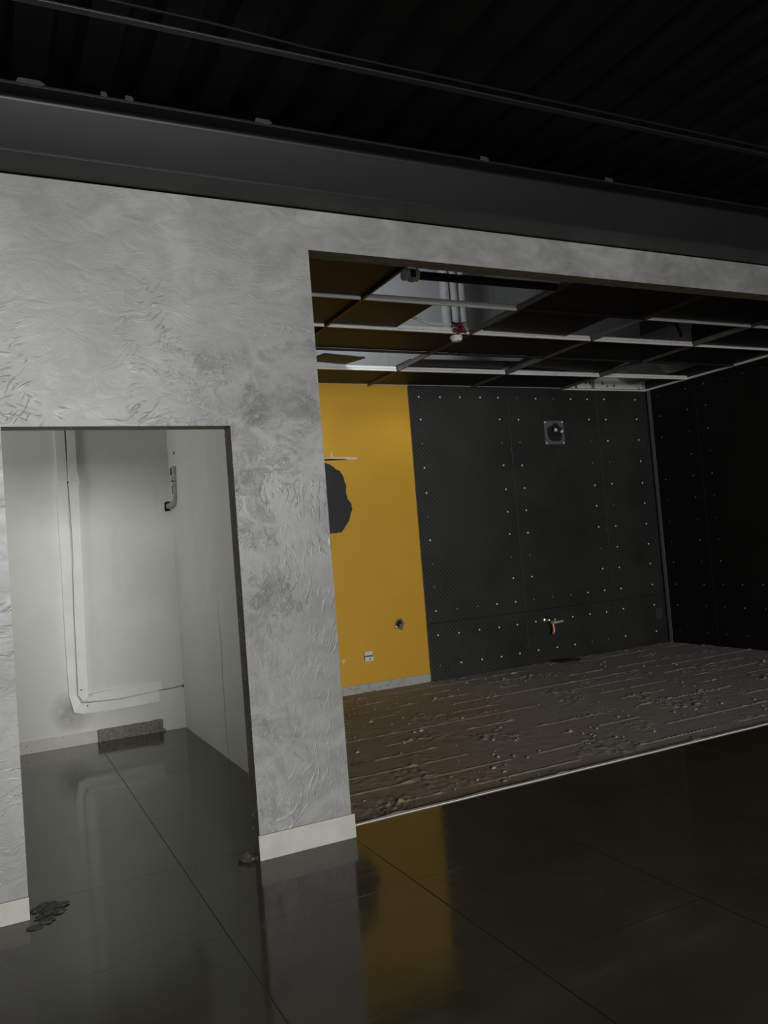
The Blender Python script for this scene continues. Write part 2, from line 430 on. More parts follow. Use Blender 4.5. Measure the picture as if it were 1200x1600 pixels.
def alcove_floor():
    b = MB(); nx = 330
    x0, x1, y0, y1 = XP, XW, .155, YW
    lines = [.365 + .308 * k for k in range(11)]
    ys = [y0 + (y1 - y0) * j / 150 for j in range(151)]
    ys = [y for y in ys if min(abs(y - l) for l in lines) > .024] + [l + d for l in lines for d in (-.02, -.011, -.005, 0, .005, .011, .02)]
    ys = sorted(ys); ny = len(ys) - 1
    rows = []
    for j in range(ny + 1):
        y = ys[j]; row = []
        li = min(range(len(lines)), key=lambda q: abs(y - lines[q])); d0 = abs(y - lines[li])
        for i in range(nx + 1):
            x = x0 + (x1 - x0) * i / nx
            h = .002 * noise.noise(Vector((x * 1.3, y * 1.3, 0))) + .0015 * noise.noise(Vector((x * 8, y * 10, 3)))
            cl = noise.noise(Vector((x * 2.3, y * 3.1, 12)))
            if cl > .05: h += .012 * min(1, (cl - .05) / .3) * max(0, noise.noise(Vector((x * 26, y * 26, 8)))) * 2.0
            brk = noise.noise(Vector((x * 2.6, li * 3.3, 1.5)))
            if d0 < .021 and brk > -.02:
                h += (.006 + .005 * noise.noise(Vector((x * 11, li * 2.0, 4)))) * max(0, 1 - d0 / .011)
            c = noise.noise(Vector((x * 1.5, y * 1.9, 20)))
            if c > .30:
                a = 1.2 * noise.noise(Vector((x * .6, y * .6, 31)))
                h += .005 * min(1, (c - .30) / .15) * math.sin((x * math.cos(a) + y * math.sin(a)) * 130 + 5 * noise.noise(Vector((x * 3, y * 3, 4))))
            e = min(1, (y - y0) / .06)
            row.append(b.bm.verts.new((x, y, -.012 + h * e)))
        rows.append(row)
    for j in range(ny):
        for i in range(nx): b.bm.faces.new((rows[j][i], rows[j][i + 1], rows[j + 1][i + 1], rows[j + 1][i]))
    # skirt so that the slab has depth
    for a, c in ((rows[0], 1), (rows[-1], -1)):
        lo = [b.bm.verts.new((v.co.x, v.co.y, -.15)) for v in a]
        for i in range(nx): b.bm.faces.new((a[i], lo[i], lo[i + 1], a[i + 1]))
    return struct(b.build('floor_alcove', 'raw_screed', smooth=True, angle=70, recalc=False))
alcove_floor()

# pale broken tile edge between the polished floor and the raw floor
def strip():
    b = MB(); n = 90; rows = []
    for i in range(n + 1):
        x = XP + .012 + (XW - XP - .03) * i / n
        w = .027 + .007 * noise.noise(Vector((x * 5, 2, 0))); k = .006 * noise.noise(Vector((x * 3.3, 7, 0)))
        if i % 17 == 5: w += .02
        y = .155 + .055 * max(0, (x - 2)) / 5
        rows.append([b.bm.verts.new(p) for p in ((x, .146 + k * .5, -.02), (x, .146 + k * .5, .005), (x, .146 + w + k, .0045), (x, .146 + w + k, -.02))])
    for a, c in zip(rows, rows[1:]):
        for q in range(4): b.bm.faces.new((a[q], a[(q + 1) % 4], c[(q + 1) % 4], c[q]))
    b.bm.faces.new(rows[0]); b.bm.faces.new(rows[-1][::-1])
    return struct(b.build('trim_floor_edge', 'white_plastic'))
strip()

# baseboards
def base(name, x0, x1, y0, y1, z0, z1, mat='cream_tile'):
    b = MB(); b.box(x0, y0, z0, x1, y1, z1); return struct(b.build(name, mat, bevel=.002))
base('baseboard_pillar', 1.100, 1.604, -.013, 0, 0, .118)
base('baseboard_left', X0, .091, -.013, 0, 0, .094)
base('baseboard_niche', -1.5, .768, YN - .012, YN, 0, .1)
base('baseboard_back', XP, 4.151, YW - .014, YW, -.03, .078, 'cracked_tile')
# bare mortar where the niche skirting has come off
def bare():
    b = MB(); pts = [(.770, 0)]
    x = 1.312
    pts += [(1.335, 0), (1.33, .02), (1.312, .03), (1.316, .105)]
    for k in range(12): pts.append((1.30 - .53 * k / 12, .108 - .006 * (k / 12) + .006 * noise.noise(Vector((k * 1.3, 0, 4)))))
    pts.append((.770, .1)); b.prism(pts, 'y', YN - .005, YN)
    return struct(b.build('trim_bare_mortar', 'mortar'))
bare()
# steel angle in the back right corner
def corner_trim():
    b = MB()
    b.box(XC - .006, YB - .075, -.01, XC - .001, YB - .022, 3.145)
    o = b.build('trim_corner', 'plate_steel', bevel=.002); struct(o)
    b = MB(); b.box(XC - .05, YB - .006, -.01, XC - .043, YB - .0005, 3.145); struct(b.build('trim_panel_edge', 'dull_plate'))
corner_trim()

# ------------------------------------------------------------------ steelwork of the hall
def beam():
    yf, yb_ = -.205, -.004; ym = (yf + yb_) / 2; z0, z1 = 3.241, 3.552; tf, tw, r = .014, .009, .02
    P = [(yf, z0), (yb_, z0), (yb_, z0 + tf)]
    def fil(cyc, czc, a0, a1):
        return [(cyc + r * math.cos(a0 + (a1 - a0) * k / 5), czc + r * math.sin(a0 + (a1 - a0) * k / 5)) for k in range(6)]
    wb, wf = ym + tw / 2, ym - tw / 2
    P += fil(wb + r, z0 + tf + r, -math.pi / 2, -math.pi)
    P += fil(wb + r, z1 - tf - r, math.pi, math.pi / 2)
    P += [(yb_, z1 - tf), (yb_, z1), (yf, z1), (yf, z1 - tf)]
    P += fil(wf - r, z1 - tf - r, math.pi / 2, 0)
    P += fil(wf - r, z0 + tf + r, 0, -math.pi / 2)
    P += [(yf, z0 + tf)]
    b = MB(); b.prism(P, 'x', X0, X1)
    root = empty('steel_beam', ((X0 + X1) / 2, ym, z0), 'dark grey steel I-beam running the full width along the top of the plaster wall', 'beam')
    keep(b.build('beam_section', 'beam_steel', bevel=.0018, smooth=True, angle=50), root)
    for x, l in ((.28, .12), (.58, .03), (.69, .04), (1.32, .09), (2.6, .06), (3.5, .07)):
        b = MB()
        b.prism([(x - l / 2, 3.546), (x - l * .4, 3.568), (x + l * .3, 3.567), (x + l / 2, 3.553), (x + l * .3, 3.541)], 'y', yf - .006, yf - .0005)
        o = keep(b.build('foam_scrap', 'dull_plate'), root); o['label'] = 'pale grey scrap on the upper flange edge'
beam()
b = MB()
P = [(-.885, 3.470), (-.852, 3.470), (-.852, 3.498), (-.856, 3.498), (-.856, 3.4745), (-.885, 3.4745)]
b.prism(P, 'x', X0, X1)
tag(b.build('ceiling_channel', 'beam_steel', bevel=.0015), 'thin dark steel channel crossing under the ribbed ceiling, in front of the I-beam', 'channel')
b = MB(); b.tube([(X0 + .01, -.925, 3.505), (0, -.922, 3.505), (.9, -.915, 3.502), (1.3, -.895, 3.5), (4, -.893, 3.5), (X1 - .01, -.893, 3.5)], .007, 10)
tag(b.build('ceiling_conduit', 'black_steel', smooth=True), 'slim black conduit running behind the steel channel under the ceiling', 'conduit')

# ------------------------------------------------------------------ black wall panels with screws
def screw_mesh(normal, mat):
    b = MB(); b.lathe([(.010, 0), (.010, .0025), (.0085, .0045), (.005, .006), (.0015, .0065)], (0, 0, 0), normal, 10)
    o = b.build('screw', mat, smooth=True); me = o.data; bpy.data.objects.remove(o); return me
SB = [screw_mesh((0, -1, 0), 'screw_steel'), screw_mesh((0, -1, 0), 'screw_dull')]
SR = [screw_mesh((-1, 0, 0), 'screw_dull'), screw_mesh((-1, 0, 0), 'dull_plate')]
def add_screw(parent, me, loc):
    o = bpy.data.objects.new('screw', me); COL.objects.link(o); o.parent = parent
    o.matrix_parent_inverse = Matrix.Translation(parent.location).inverted(); o.location = loc
ROWS = [.72, .978, 1.224, 1.48, 1.735, 1.99, 2.258, 2.523, 2.785, 3.033]
def panel_back(x0, x1, z0, z1, cols, rows, label, full):
    root = empty('wall_panel', ((x0 + x1) / 2, YW, z0), label, 'panel', 'black studded panels')
    b = MB(); b.box(x0 + .002, YB, z0, x1 - .002, YW, z1)
    o = keep(b.build('sheet', 'rubber_panel', bevel=.003), root)
    for r in rows:
        cc = cols if r in full else (cols[0], cols[-1])
        for c in cc:
            dull = random.random() < .25
            add_screw(root, SB[1 if dull else 0], (c + random.uniform(-.004, .004), YB, r + random.uniform(-.004, .004)))
    return root
C1 = [4.281, 4.543, 4.806, 5.066, 5.311]; C2 = [5.568, 5.838, 6.10, 6.356, 6.606]; C3 = [6.870, 7.369]
ZS = .590
LB = 'black studded rubber panel screwed to the alcove back wall, '
panel_back(XY, XS1, ZS + .003, 3.150, C1, ROWS, LB + 'tall one beside the yellow paint', (ROWS[0], ROWS[-1]))
panel_back(XS1, XS2, ZS + .003, 3.150, C2, ROWS, LB + 'tall middle one holding the square metal plate', (ROWS[0], ROWS[-1]))
panel_back(XS2, XC - .052, ZS + .003, 3.150, C3, ROWS, LB + 'tall narrow one next to the dark corner', ())
panel_back(XY, XS1, -.006, ZS, C1, [.138, .460], LB + 'low one beside the pale skirting under the yellow', (.138, .460))
panel_back(XS1, XS2, -.006, ZS, C2, [.140, .464], LB + 'low one carrying the tap', (.140, .464))
panel_back(XS2, XC - .052, -.006, ZS, C3, [.145, .472], LB + 'low narrow one with the small grey plate', ())

def panel_right(y0, y1, z0, z1, cols, rows, label, full):
    root = empty('wall_panel', (XW, (y0 + y1) / 2, z0), label, 'panel', 'black panels of the dark side wall')
    b = MB(); b.box(XC, y0 + .002, z0, XW, y1 - .002, z1)
    keep(b.build('sheet', 'side_panel', bevel=.003), root)
    for r in rows:
        cc = cols if r in full else (cols[0], cols[-1])
        for c in cc: add_screw(root, SR[1 if random.random() < .4 else 0], (XC, c, r))
RR = [.71, .98, 1.235, 1.48, 1.745, 2.0, 2.258, 2.525, 2.79, 3.04]
LR = 'near black panel with dim screws on the dark right side wall, '
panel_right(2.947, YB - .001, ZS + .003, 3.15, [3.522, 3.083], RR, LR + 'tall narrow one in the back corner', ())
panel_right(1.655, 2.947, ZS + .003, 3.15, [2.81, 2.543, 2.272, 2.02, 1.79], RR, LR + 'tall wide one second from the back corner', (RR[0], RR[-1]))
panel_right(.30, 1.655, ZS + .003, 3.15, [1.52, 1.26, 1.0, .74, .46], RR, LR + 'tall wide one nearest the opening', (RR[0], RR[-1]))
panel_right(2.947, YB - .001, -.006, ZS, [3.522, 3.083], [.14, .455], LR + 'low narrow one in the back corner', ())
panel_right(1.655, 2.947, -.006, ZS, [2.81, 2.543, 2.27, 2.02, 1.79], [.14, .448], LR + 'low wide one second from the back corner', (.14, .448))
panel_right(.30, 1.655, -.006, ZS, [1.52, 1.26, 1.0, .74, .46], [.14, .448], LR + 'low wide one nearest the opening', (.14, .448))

# metal plate with a ragged hole and loose wires
def junction_plate():
    x0, x1, z0, z1 = 5.922, 6.208, 2.488, 2.768
    root = empty('junction_plate', ((x0 + x1) / 2, YB, z0), 'square grey metal plate with ragged hole and loose black wires on the black panel', 'plate')
    b = MB(); n = 48; cx, cz = (x0 + x1) / 2 + .006, (z0 + z1) / 2 + .004
    inner = []; outer = []
    for k in range(n):
        a = 6.2832 * k / n; ca, sa = math.cos(a), math.sin(a)
        m = max(abs(ca), abs(sa)); hw, hh = (x1 - x0) / 2, (z1 - z0) / 2
        outer.append(((x0 + x1) / 2 + ca / m * hw, (z0 + z1) / 2 + sa / m * hh))
        r = (abs(ca / .108) ** 3 + abs(sa / .106) ** 3) ** (-1 / 3.0) * (1 + .06 * noise.noise(Vector((ca * 2, sa * 2, 3))))
        if 1.8 < a < 2.6: r *= .80
        if .55 < a < 1.0: r *= .86
        inner.append((cx + r * ca, cz + r * sa))
    V = [[b.bm.verts.new((p[0], y, p[1])) for p in ring] for ring, y in ((outer, YB - .0005), (outer, YB - .007), (inner, YB - .007), (inner, YB - .0005))]
    for i in range(4):
        A, B = V[i], V[(i + 1) % 4]
        for k in range(n): b.bm.faces.new((A[k], A[(k + 1) % n], B[(k + 1) % n], B[k]))
    keep(b.build('plate', 'plate_steel', bevel=.001), root)
    b = MB(); b.prism([(p[0], p[1]) for p in inner], 'y', YB - .002, YB - .0008); keep(b.build('hole', 'dark_hole'), root)
    for px, pz in ((x0 + .018, z0 + .018), (x1 - .018, z0 + .018), (x0 + .015, z1 - .018), (x1 - .02, z1 - .018)):
        add_screw(root, SB[0], (px, YB - .007, pz))
    for k in range(5):
        b = MB(); pts = []
        for i in range(14):
            a = i * .55 + k; rr = .035 + .03 * noise.noise(Vector((i * .5, k * 2.0, 1)))
            pts.append((cx + .012 + rr * math.cos(a), YB - .012 - .02 * abs(math.sin(i * .4 + k)), cz + .02 + .02 * math.sin(k) + rr * math.sin(a)))
        b.tube(pts, .006, 7); keep(b.build('wire', 'black_rubber', smooth=True), root)
    for dx, dz, s_, ang in ((.0, .022, .03, .3), (.088, .004, .026, 1.1)):
        b = MB(); b.box(-s_ / 2, -.012, -s_ * .62, s_ / 2, .012, s_ * .62)
        bmesh.ops.rotate(b.bm, verts=b.bm.verts, cent=(0, 0, 0), matrix=Matrix.Rotation(ang, 3, 'Y'))
        bmesh.ops.translate(b.bm, verts=b.bm.verts, vec=(cx - .01 + dx, YB - .034, cz + dz))
        o = keep(b.build('connector', 'white_plastic', bevel=.004), root); o['label'] = 'white wire connector'
junction_plate()

# tap
def tap():
    root = empty('wall_tap', (5.715, YB, .31), 'wall tap with chrome flange, brass lever and copper spout low on the black panel', 'tap')
    c = (5.712, YB, .468)
    b = MB(); b.lathe([(.043, 0), (.043, .006), (.034, .014), (.02, .018), (.02, .055), (.024, .058), (.024, .082), (.016, .088)], c, (0, -1, 0), 22)
    keep(b.build('flange', 'chrome', smooth=True), root)
    b = MB(); b.tube([(5.722, YB - .07, .446), (5.76, YB - .078, .437), (5.80, YB - .08, .436), (5.885, YB - .082, .442)], [.014, .016, .013, .012], 12)
    keep(b.build('lever', 'brass', smooth=True), root)
    b = MB(); b.tube([(5.732, YB - .07, .455), (5.738, YB - .085, .425), (5.742, YB - .09, .39), (5.742, YB - .09, .345), (5.735, YB - .09, .325), (5.715, YB - .09, .315)], [.014, .017, .017, .018, .017, .013], 12)
    keep(b.build('spout', 'copper', smooth=True), root)
tap()
# small grey blank plate
def blank_plate():
    b = MB(); b.box(7.388, YB - .006, .293, 7.497, YB - .0003, .422)
    tag(b.build('blank_plate', 'dull_plate', bevel=.003), 'small dull grey blank plate low on the black panel beside the corner', 'plate')
blank_plate()
# black offcut lying on the raw floor
b = MB(); P = [(5.70, 3.64), (5.77, 3.50), (5.93, 3.475), (5.985, 3.50), (5.90, 3.60), (5.87, 3.69), (5.74, 3.70)]
b.prism(P, 'z', -.004, .012)
tag(b.build('rubber_offcut', 'black_rubber', bevel=.004), 'flat black rubber offcut lying on the raw floor below the tap', 'offcut')

# ------------------------------------------------------------------ things on the yellow wall
def paint_patch():
    base_ = [(2.95, 2.36), (3.13, 2.345), (3.211, 2.318), (3.299, 2.244), (3.354, 2.121), (3.34, 2.035), (3.386, 1.929), (3.394, 1.859), (3.361, 1.757), (3.30, 1.675), (3.26, 1.63), (3.127, 1.622), (2.95, 1.63), (2.86, 1.72), (2.82, 1.95), (2.85, 2.2)]
    P = []
    for i, a in enumerate(base_):
        c = base_[(i + 1) % len(base_)]
        for k in range(7):
            t = k / 7; x = a[0] + (c[0] - a[0]) * t; z = a[1] + (c[1] - a[1]) * t
            j = .013 * noise.noise(Vector((x * 22, z * 22, 1))) + .008 * noise.noise(Vector((x * 70, z * 70, 9)))
            P.append((x + j, z + j * .8))
    b = MB(); b.prism(P, 'y', YW - .0018, YW - .0002)
    tag(b.build('paint_patch', 'black_paint'), 'rounded patch of black paint rollered on the yellow wall behind the pillar', 'paint patch')
paint_patch()
def scar():
    root = empty('plaster_scar', (3.3, YW, 2.38), 'long thin cut with torn plaster high on the yellow wall, above the black patch', 'wall damage')
    b = MB(); P = [(3.10, 2.375), (3.20, 2.376), (3.30, 2.374), (3.496, 2.372), (3.50, 2.388), (3.47, 2.397), (3.36, 2.397), (3.25, 2.400), (3.16, 2.397), (3.10, 2.392)]
    b.prism(P, 'y', YW - .005, YW - .0002); keep(b.build('torn_edge', 'torn_plaster'), root)
    b = MB(); b.prism([(3.08, 2.366), (3.27, 2.369), (3.40, 2.372), (3.36, 2.379), (3.2, 2.385), (3.08, 2.382)], 'y', YW - .0065, YW - .005); keep(b.build('slot', 'dark_hole'), root)
    b = MB(); b.prism([(3.203, 2.40), (3.226, 2.40), (3.224, 2.452), (3.208, 2.452)], 'y', YW - .003, YW - .0002); keep(b.build('chip', 'torn_plaster'), root)
scar()
def yellow_hole():
    root = empty('wall_hole', (3.832, YW, .58), 'ragged broken hole with a pipe end low on the yellow wall, near the black panel', 'wall damage')
    b = MB()
    for k in range(13):
        a = k * .52 + random.uniform(-.1, .1); r = .046 + random.uniform(-.008, .01)
        b.lump((3.832 + r * math.cos(a), YW - .003, .632 + r * .95 * math.sin(a)), .013 + random.uniform(-.002, .006), k, (1, .5, 1), 1)
    keep(b.build('rim', 'mortar'), root)
    b = MB(); b.prism([(3.832 + .044 * math.cos(a * .4189) * (1 + .12 * math.sin(a * 2.3)), .632 + .042 * math.sin(a * .4189)) for a in range(15)], 'y', YW - .003, YW - .0003)
    keep(b.build('cavity', 'dark_hole'), root)
    b = MB(); b.lathe([(.017, 0), (.017, .012), (.011, .012), (.011, .004)], (3.85, YW - .002, .618), (0, -1, 0), 14); keep(b.build('pipe_end', 'mortar'), root)
    b = MB(); b.lump((3.792, YW - .006, .607), .015, 4, (1.2, .6, .8)); o = keep(b.build('loose_chip', 'torn_plaster'), root)
yellow_hole()
def outlet():
    root = empty('wall_outlet', (3.448, YW, .30), 'white double socket with one half hanging loose on the lower yellow wall', 'socket')
    b = MB(); b.box(3.402, YW - .010, .304, 3.494, YW - .0003, .400); keep(b.build('back_box', 'dull_plate', bevel=.002), root)
    b = MB(); b.box(3.400, YW - .026, .357, 3.492, YW - .0105, .402); keep(b.build('cover', 'white_plastic', bevel=.005), root)
    b = MB(); b.box(3.402, YW - .03, .298, 3.498, YW - .0105, .346)
    bmesh.ops.rotate(b.bm, verts=b.bm.verts, cent=(3.45, YW - .02, .32), matrix=Matrix.Rotation(.06, 3, 'Y'))
    keep(b.build('cover', 'white_plastic', bevel=.005), root)
    b = MB(); b.lathe([(.007, 0), (.007, .003)], (3.456, YW - .030, .322), (0, -1, 0), 10); keep(b.build('contact', 'dark_hole'), root)
outlet()
b = MB(); b.prism([(3.135, .352), (3.196, .346), (3.180, .328), (3.176, .308), (3.160, .309), (3.158, .330)], 'y', YW - .008, YW - .0004)
tag(b.build('plaster_chip', 'torn_plaster', bevel=.002), 'tiny pinkish plaster chip left of the white double socket', 'wall damage')

# ------------------------------------------------------------------ niche fittings
def trunk(name, pairs, label):
    b = MB(); rows = []
    for (ox, oz), (ix, iz), d in pairs:
        rows.append([b.bm.verts.new(p) for p in ((ox, YN - .0004, oz), (ox, YN - d * 1.35, oz), (ix, YN - d * 1.35, iz), (ix, YN - .0004, iz))])
    for a, c in zip(rows, rows[1:]):
        for q in range(4): b.bm.faces.new((a[q], a[(q + 1) % 4], c[(q + 1) % 4], c[q]))
    b.bm.faces.new(rows[0]); b.bm.faces.new(rows[-1][::-1])
    o = b.build('sleeve', 'trunk_paint', bevel=.003); return o
r = empty('wall_trunking', (.61, YN, .255), 'outer of the two bent white trunking strips on the niche wall', 'trunking')
keep(trunk('t', [((.577, 2.99), (.652, 2.99), .034), ((.574, 2.3), (.655, 2.3), .034), ((.565, 2.215), (.652, 2.215), .040), ((.563, 1.77), (.646, 1.77), .034), ((.565, 1.42), (.645, 1.42), .032),
    ((.559, .88), (.628, .88), .034), ((.562, .43), (.624, .41), .040), ((.593, .283), (.652, .352), .046), ((.663, .262), (.70, .347), .044), ((.883, .255), (.95, .332), .028), ((1.15, .256), (1.16, .343), .014), ((1.30, .258), (1.30, .352), .003)], ''), r)
for x, z in ((.655, 2.20), (.70, .325)):
    b = MB(); b.lathe([(.006, 0), (.006, .003)], (x, YN - .062, z), (0, -1, 0), 8); keep(b.build('nail', 'dark_hole'), r)
r = empty('wall_trunking', (.69, YN, .35), 'inner of the two bent white trunking strips on the niche wall', 'trunking')
keep(trunk('t', [((.670, 2.99), (.742, 2.99), .032), ((.666, 2.55), (.738, 2.5), .032), ((.660, 2.3), (.735, 2.3), .032), ((.654, 2.215), (.752, 2.195), .040), ((.660, 2.15), (.742, 2.15), .036), ((.664, 1.77), (.735, 1.75), .032), ((.662, 1.55), (.733, 1.55), .032), ((.652, 1.42), (.731, 1.41), .034),
    ((.642, 1.10), (.726, 1.1), .034), ((.641, .88), (.719, .87), .032), ((.632, .425), (.713, .415), .036), ((.668, .365), (.716, .405), .038), ((.76, .355), (.78, .416), .030), ((.982, .345), (.985, .424), .020), ((1.323, .360), (1.323, .435), .003)], ''), r)
b = MB(); b.lathe([(.006, 0), (.006, .003)], (.66, YN - .049, .46), (0, -1, 0), 8); keep(b.build('nail', 'dark_hole'), r)

b = MB(); b.prism([(1.30, .3545), (1.42, .356), (1.500, .366), (1.505, .35), (1.511, .35), (1.511, .385), (1.505, .372), (1.42, .361), (1.30, .3585)], 'y', YN - .003, YN - .0004)
tag(b.build('wall_crack', 'dark_hole'), 'thin dark crack between the trunking end and the niche corner', 'wall damage')

def pipe_stub():
    root = empty('drain_pipe_stub', (XN, 3.3, 1.94), 'broken grey plastic pipe stub let into the niche corner, bending into a hole', 'pipe')
    x = XN - .004
    b = MB(); b.tube([(x, 3.19, 2.285), (x, 3.195, 2.16)], .034, 14); keep(b.build('socket_end', 'aged_pvc', smooth=True), root)
    b = MB(); b.tube([(x, 3.195, 2.158), (x, 3.205, 2.02), (x - .004, 3.235, 1.985), (x - .008, 3.30, 1.965), (x - .016, 3.40, 1.962), (x - .02, YN - .002, 1.962)], .026, 14)
    keep(b.build('bend', 'aged_pvc', smooth=True), root)
    b = MB(); b.tube([(x - .033, 3.185, 2.27), (x - .034, 3.19, 2.21)], .007, 8); keep(b.build('crack', 'dark_hole'), root)
    b = MB(); b.tube([(x - .030, 3.168, 2.158), (x - .034, 3.2, 2.158), (x - .028, 3.222, 2.158)], .005, 8); keep(b.build('joint', 'dark_hole'), root)
    b = MB(); b.tube([(x - .026, 3.21, 2.12), (x - .027, 3.21, 2.05)], .004, 8); keep(b.build('crack', 'dark_hole'), root)
pipe_stub()
b = MB(); b.prism([(1.452, 1.915), (1.500, 1.92), (1.506, 2.0), (1.478, 2.005), (1.452, 1.995)], 'y', YN - .003, YN - .0003)
tag(b.build('wall_hole', 'dark_hole'), 'small black hole in the niche back wall where the pipe stub ends', 'wall damage')
b = MB(); b.lump((XN - .001, 3.19, 2.405), .014, 3, (.3, 1.3, 1))
tag(b.build('plug_hole', 'dark_hole'), 'little dark drill hole high on the niche side wall above the pipe stub', 'wall damage')

# raw mortar left at the jamb feet
b = MB(); b.lump((1.058, .045, .006), .036, 2, (1.1, 1.0, .75), 3); b.lump((1.098, .03, .004), .02, 5, (1, 1, .8), 2)
tag(b.build('mortar_lump', 'wet_mortar', smooth=True), 'dark mortar lump on the floor at the foot of the right door jamb', 'mortar')
def torn_base():
    root = empty('mortar_patch', (.15, .03, 0), 'rough mortar remains on the tiles beside the left pillar foot', 'mortar')
    b = MB()
    for k, (x, y, s_) in enumerate(((.125, .07, .022), (.155, .10, .028), (.19, .055, .036), (.165, .02, .026), (.205, .0, .022), (.13, -.02, .018), (.15, -.07, .024), (.105, -.11, .02), (.185, .11, .016))):
        b.lump((x, y, .001), s_, k + 3, (1.35, 1.1, .42), 3)
    keep(b.build('spread', 'wet_mortar', smooth=True), root)
torn_base()
# small crumbs stuck along the raw door jamb
b = MB()
for k in range(34):
    z = random.uniform(.1, 2.08); b.lump((XR - .001, random.choice((.004, .106, random.uniform(.0, .11))), z), random.uniform(.002, .005), k, (.6, 1, 1.6), 1)
o = b.build('jamb_crumbs', 'mortar'); tag(o, 'whitish plaster crumbs stuck along the raw right door jamb', 'crumbs'); o['kind'] = 'stuff'

# crumbs of mortar over the raw floor
b = MB(); rnd = random.Random(3)
for k in range(330):
    x = rnd.uniform(XP + .05, XW - .1); y = rnd.uniform(.25, YW - .08)
    if noise.noise(Vector((x * 1.2, y * 1.6, 40))) < -.12: continue
    s_ = rnd.choice((.004, .005, .006, .008, .011))
    b.lump((x, y, -.006), s_, k % 17, (rnd.uniform(.8, 2.6), rnd.uniform(.7, 1.3), .8), 1)
o = b.build('mortar_crumbs', 'crumb'); tag(o, 'loose mortar crumbs scattered over the raw alcove floor', 'crumbs'); o['kind'] = 'stuff'

# ------------------------------------------------------------------ suspended ceiling of the alcove
GX = [XP + .002, 2.392, 3.683, 4.962, 6.225, XC - .001]
GY = [.387, 1.047, 1.712, 2.372, 3.035, YB - .001]
BAY = ['first', 'second', 'third', 'fourth', 'fifth']
ROW = ['front', 'second', 'third', 'fourth', 'back']
def main_tee(x, mat, label):
    b = MB(); z = 3.138
    b.box(x - .009, .12, z, x + .009, YB - .002, z + .004); b.box(x - .002, .12, z + .004, x + .002, YB - .002, z + .036)
    b.box(x - .006, .12, z + .036, x + .006, YB - .002, z + .046)
    root = empty('main_tee', (x, .12, z), label, 'ceiling tee', 'main tees of the alcove ceiling')
    keep(b.build('runner', mat), root)
    for k, y in enumerate((.8, 2.0, 3.2)):
        b = MB(); b.tube([(x, y, z + .047), (x, y, 4.499)], .002, 6); keep(b.build('hanger_wire', 'galvanised'), root)
main_tee(GX[1], 'tee_olive', 'olive dark main ceiling tee, leftmost, running from opening to yellow wall')
main_tee(GX[2], 'tee_grey', 'grey main ceiling tee ending beside the smoke detector')
main_tee(GX[3], 'tee_grey', 'grey main ceiling tee above the middle black panel')
main_tee(GX[4], 'tee_grey', 'grey main ceiling tee nearest the dark side wall')
def cross_tee(r, c, mat, label):
    x0, x1, y = GX[c] + (.014 if c else .002), GX[c + 1] - (.014 if c < 4 else .004), GY[r]
    b = MB(); z = 3.139
    b.box(x0, y - .008, z, x1, y + .008, z + .020); b.box(x0, y - .002, z + .024, x1, y + .002, z + .046)
    root = empty('cross_tee', ((x0 + x1) / 2, y, z), label, 'ceiling tee', 'cross tees of the alcove ceiling')
    keep(b.build('rail', mat, bevel=.001), root)
    if mat == 'white_paint_metal':
        xm = (x0 + x1) / 2
        for dx in (-.02, 0, .02):
            b = MB(); b.box(xm + dx - .002, y - .0086, z + .008, xm + dx + .002, y - .0081, z + .018); keep(b.build('slot', 'dark_hole'), root)
NM = {1: 'nearest the opening', 2: 'second from the opening', 3: 'third from the opening', 4: 'nearest the back wall'}
for rr_ in (1, 2, 3, 4):
    for c in range(5):
        white = rr_ in (2, 4) or (rr_ == 1 and c in (0, 1, 4)) or (rr_ == 1 and c == 3)
        m = 'white_paint_metal' if white else 'tee_black'
        cross_tee(rr_, c, m, '%s ceiling cross tee in the line %s, %s bay from the left' % ('white' if white else 'black', NM[rr_], BAY[c]))
# wall angles
b = MB(); b.box(XC - .024, .13, 3.137, XC - .0006, YB - .001, 3.141); b.box(XC - .004, .13, 3.141, XC - .0006, YB - .001, 3.163)
tag(b.build('wall_angle', 'white_paint_metal'), 'white wall angle along the top of the dark side wall', 'ceiling tee')
b = MB(); b.box(GX[4] + .013, YB - .024, 3.137, XC - .025, YB - .001, 3.141); b.box(GX[4] + .013, YB - .024, 3.1412, XC - .025, YB - .021, 3.150)
tag(b.build('wall_angle', 'white_paint_metal'), 'white wall angle along the back wall below the missing corner tile', 'ceiling tee')

def tile_mesh(name, sx, sy_, label, loc, rot=(0, 0, 0)):
    b = MB(); b.box(-sx / 2, -sy_ / 2, 0, sx / 2, sy_ / 2, .014)
    o = b.build('ceiling_tile', 'black_tile', bevel=.002); o.location = loc; o.rotation_euler = rot
    return tag(o, label, 'ceiling tile', 'black ceiling tiles')
SKIP = {(0, 1), (1, 1), (1, 2), (1, 3), (3, 1), (3, 2), (3, 3), (3, 4), (4, 4)}
for r in range(5):
    for c in range(5):
        if (r, c) in SKIP: continue
        x0, x1, y0, y1 = GX[c], GX[c + 1], GY[r], GY[r + 1]
        tile_mesh('t', x1 - x0 - .012, y1 - y0 - .018, 'black ceiling tile lying flat in the %s row, %s bay from the left' % (ROW[r], BAY[c]), ((x0 + x1) / 2, (y0 + y1) / 2, 3.163))
ym = lambda r: (GY[r] + GY[r + 1]) / 2
tile_mesh('t', .60, .64, 'half covering black ceiling tile left of the bent white conduit', (2.695, ym(1), 3.163))
tile_mesh('t', .86, .62, 'shifted black ceiling tile right of the smoke detector, with a gap at its right edge', (4.225, ym(1) - .005, 3.170), (0, .012, -.03))
tile_mesh('t', .40, .40, 'broken black tile piece hanging in the open bay above the yellow wall', (2.93, 2.80, 3.172), (.10, .04, .06))
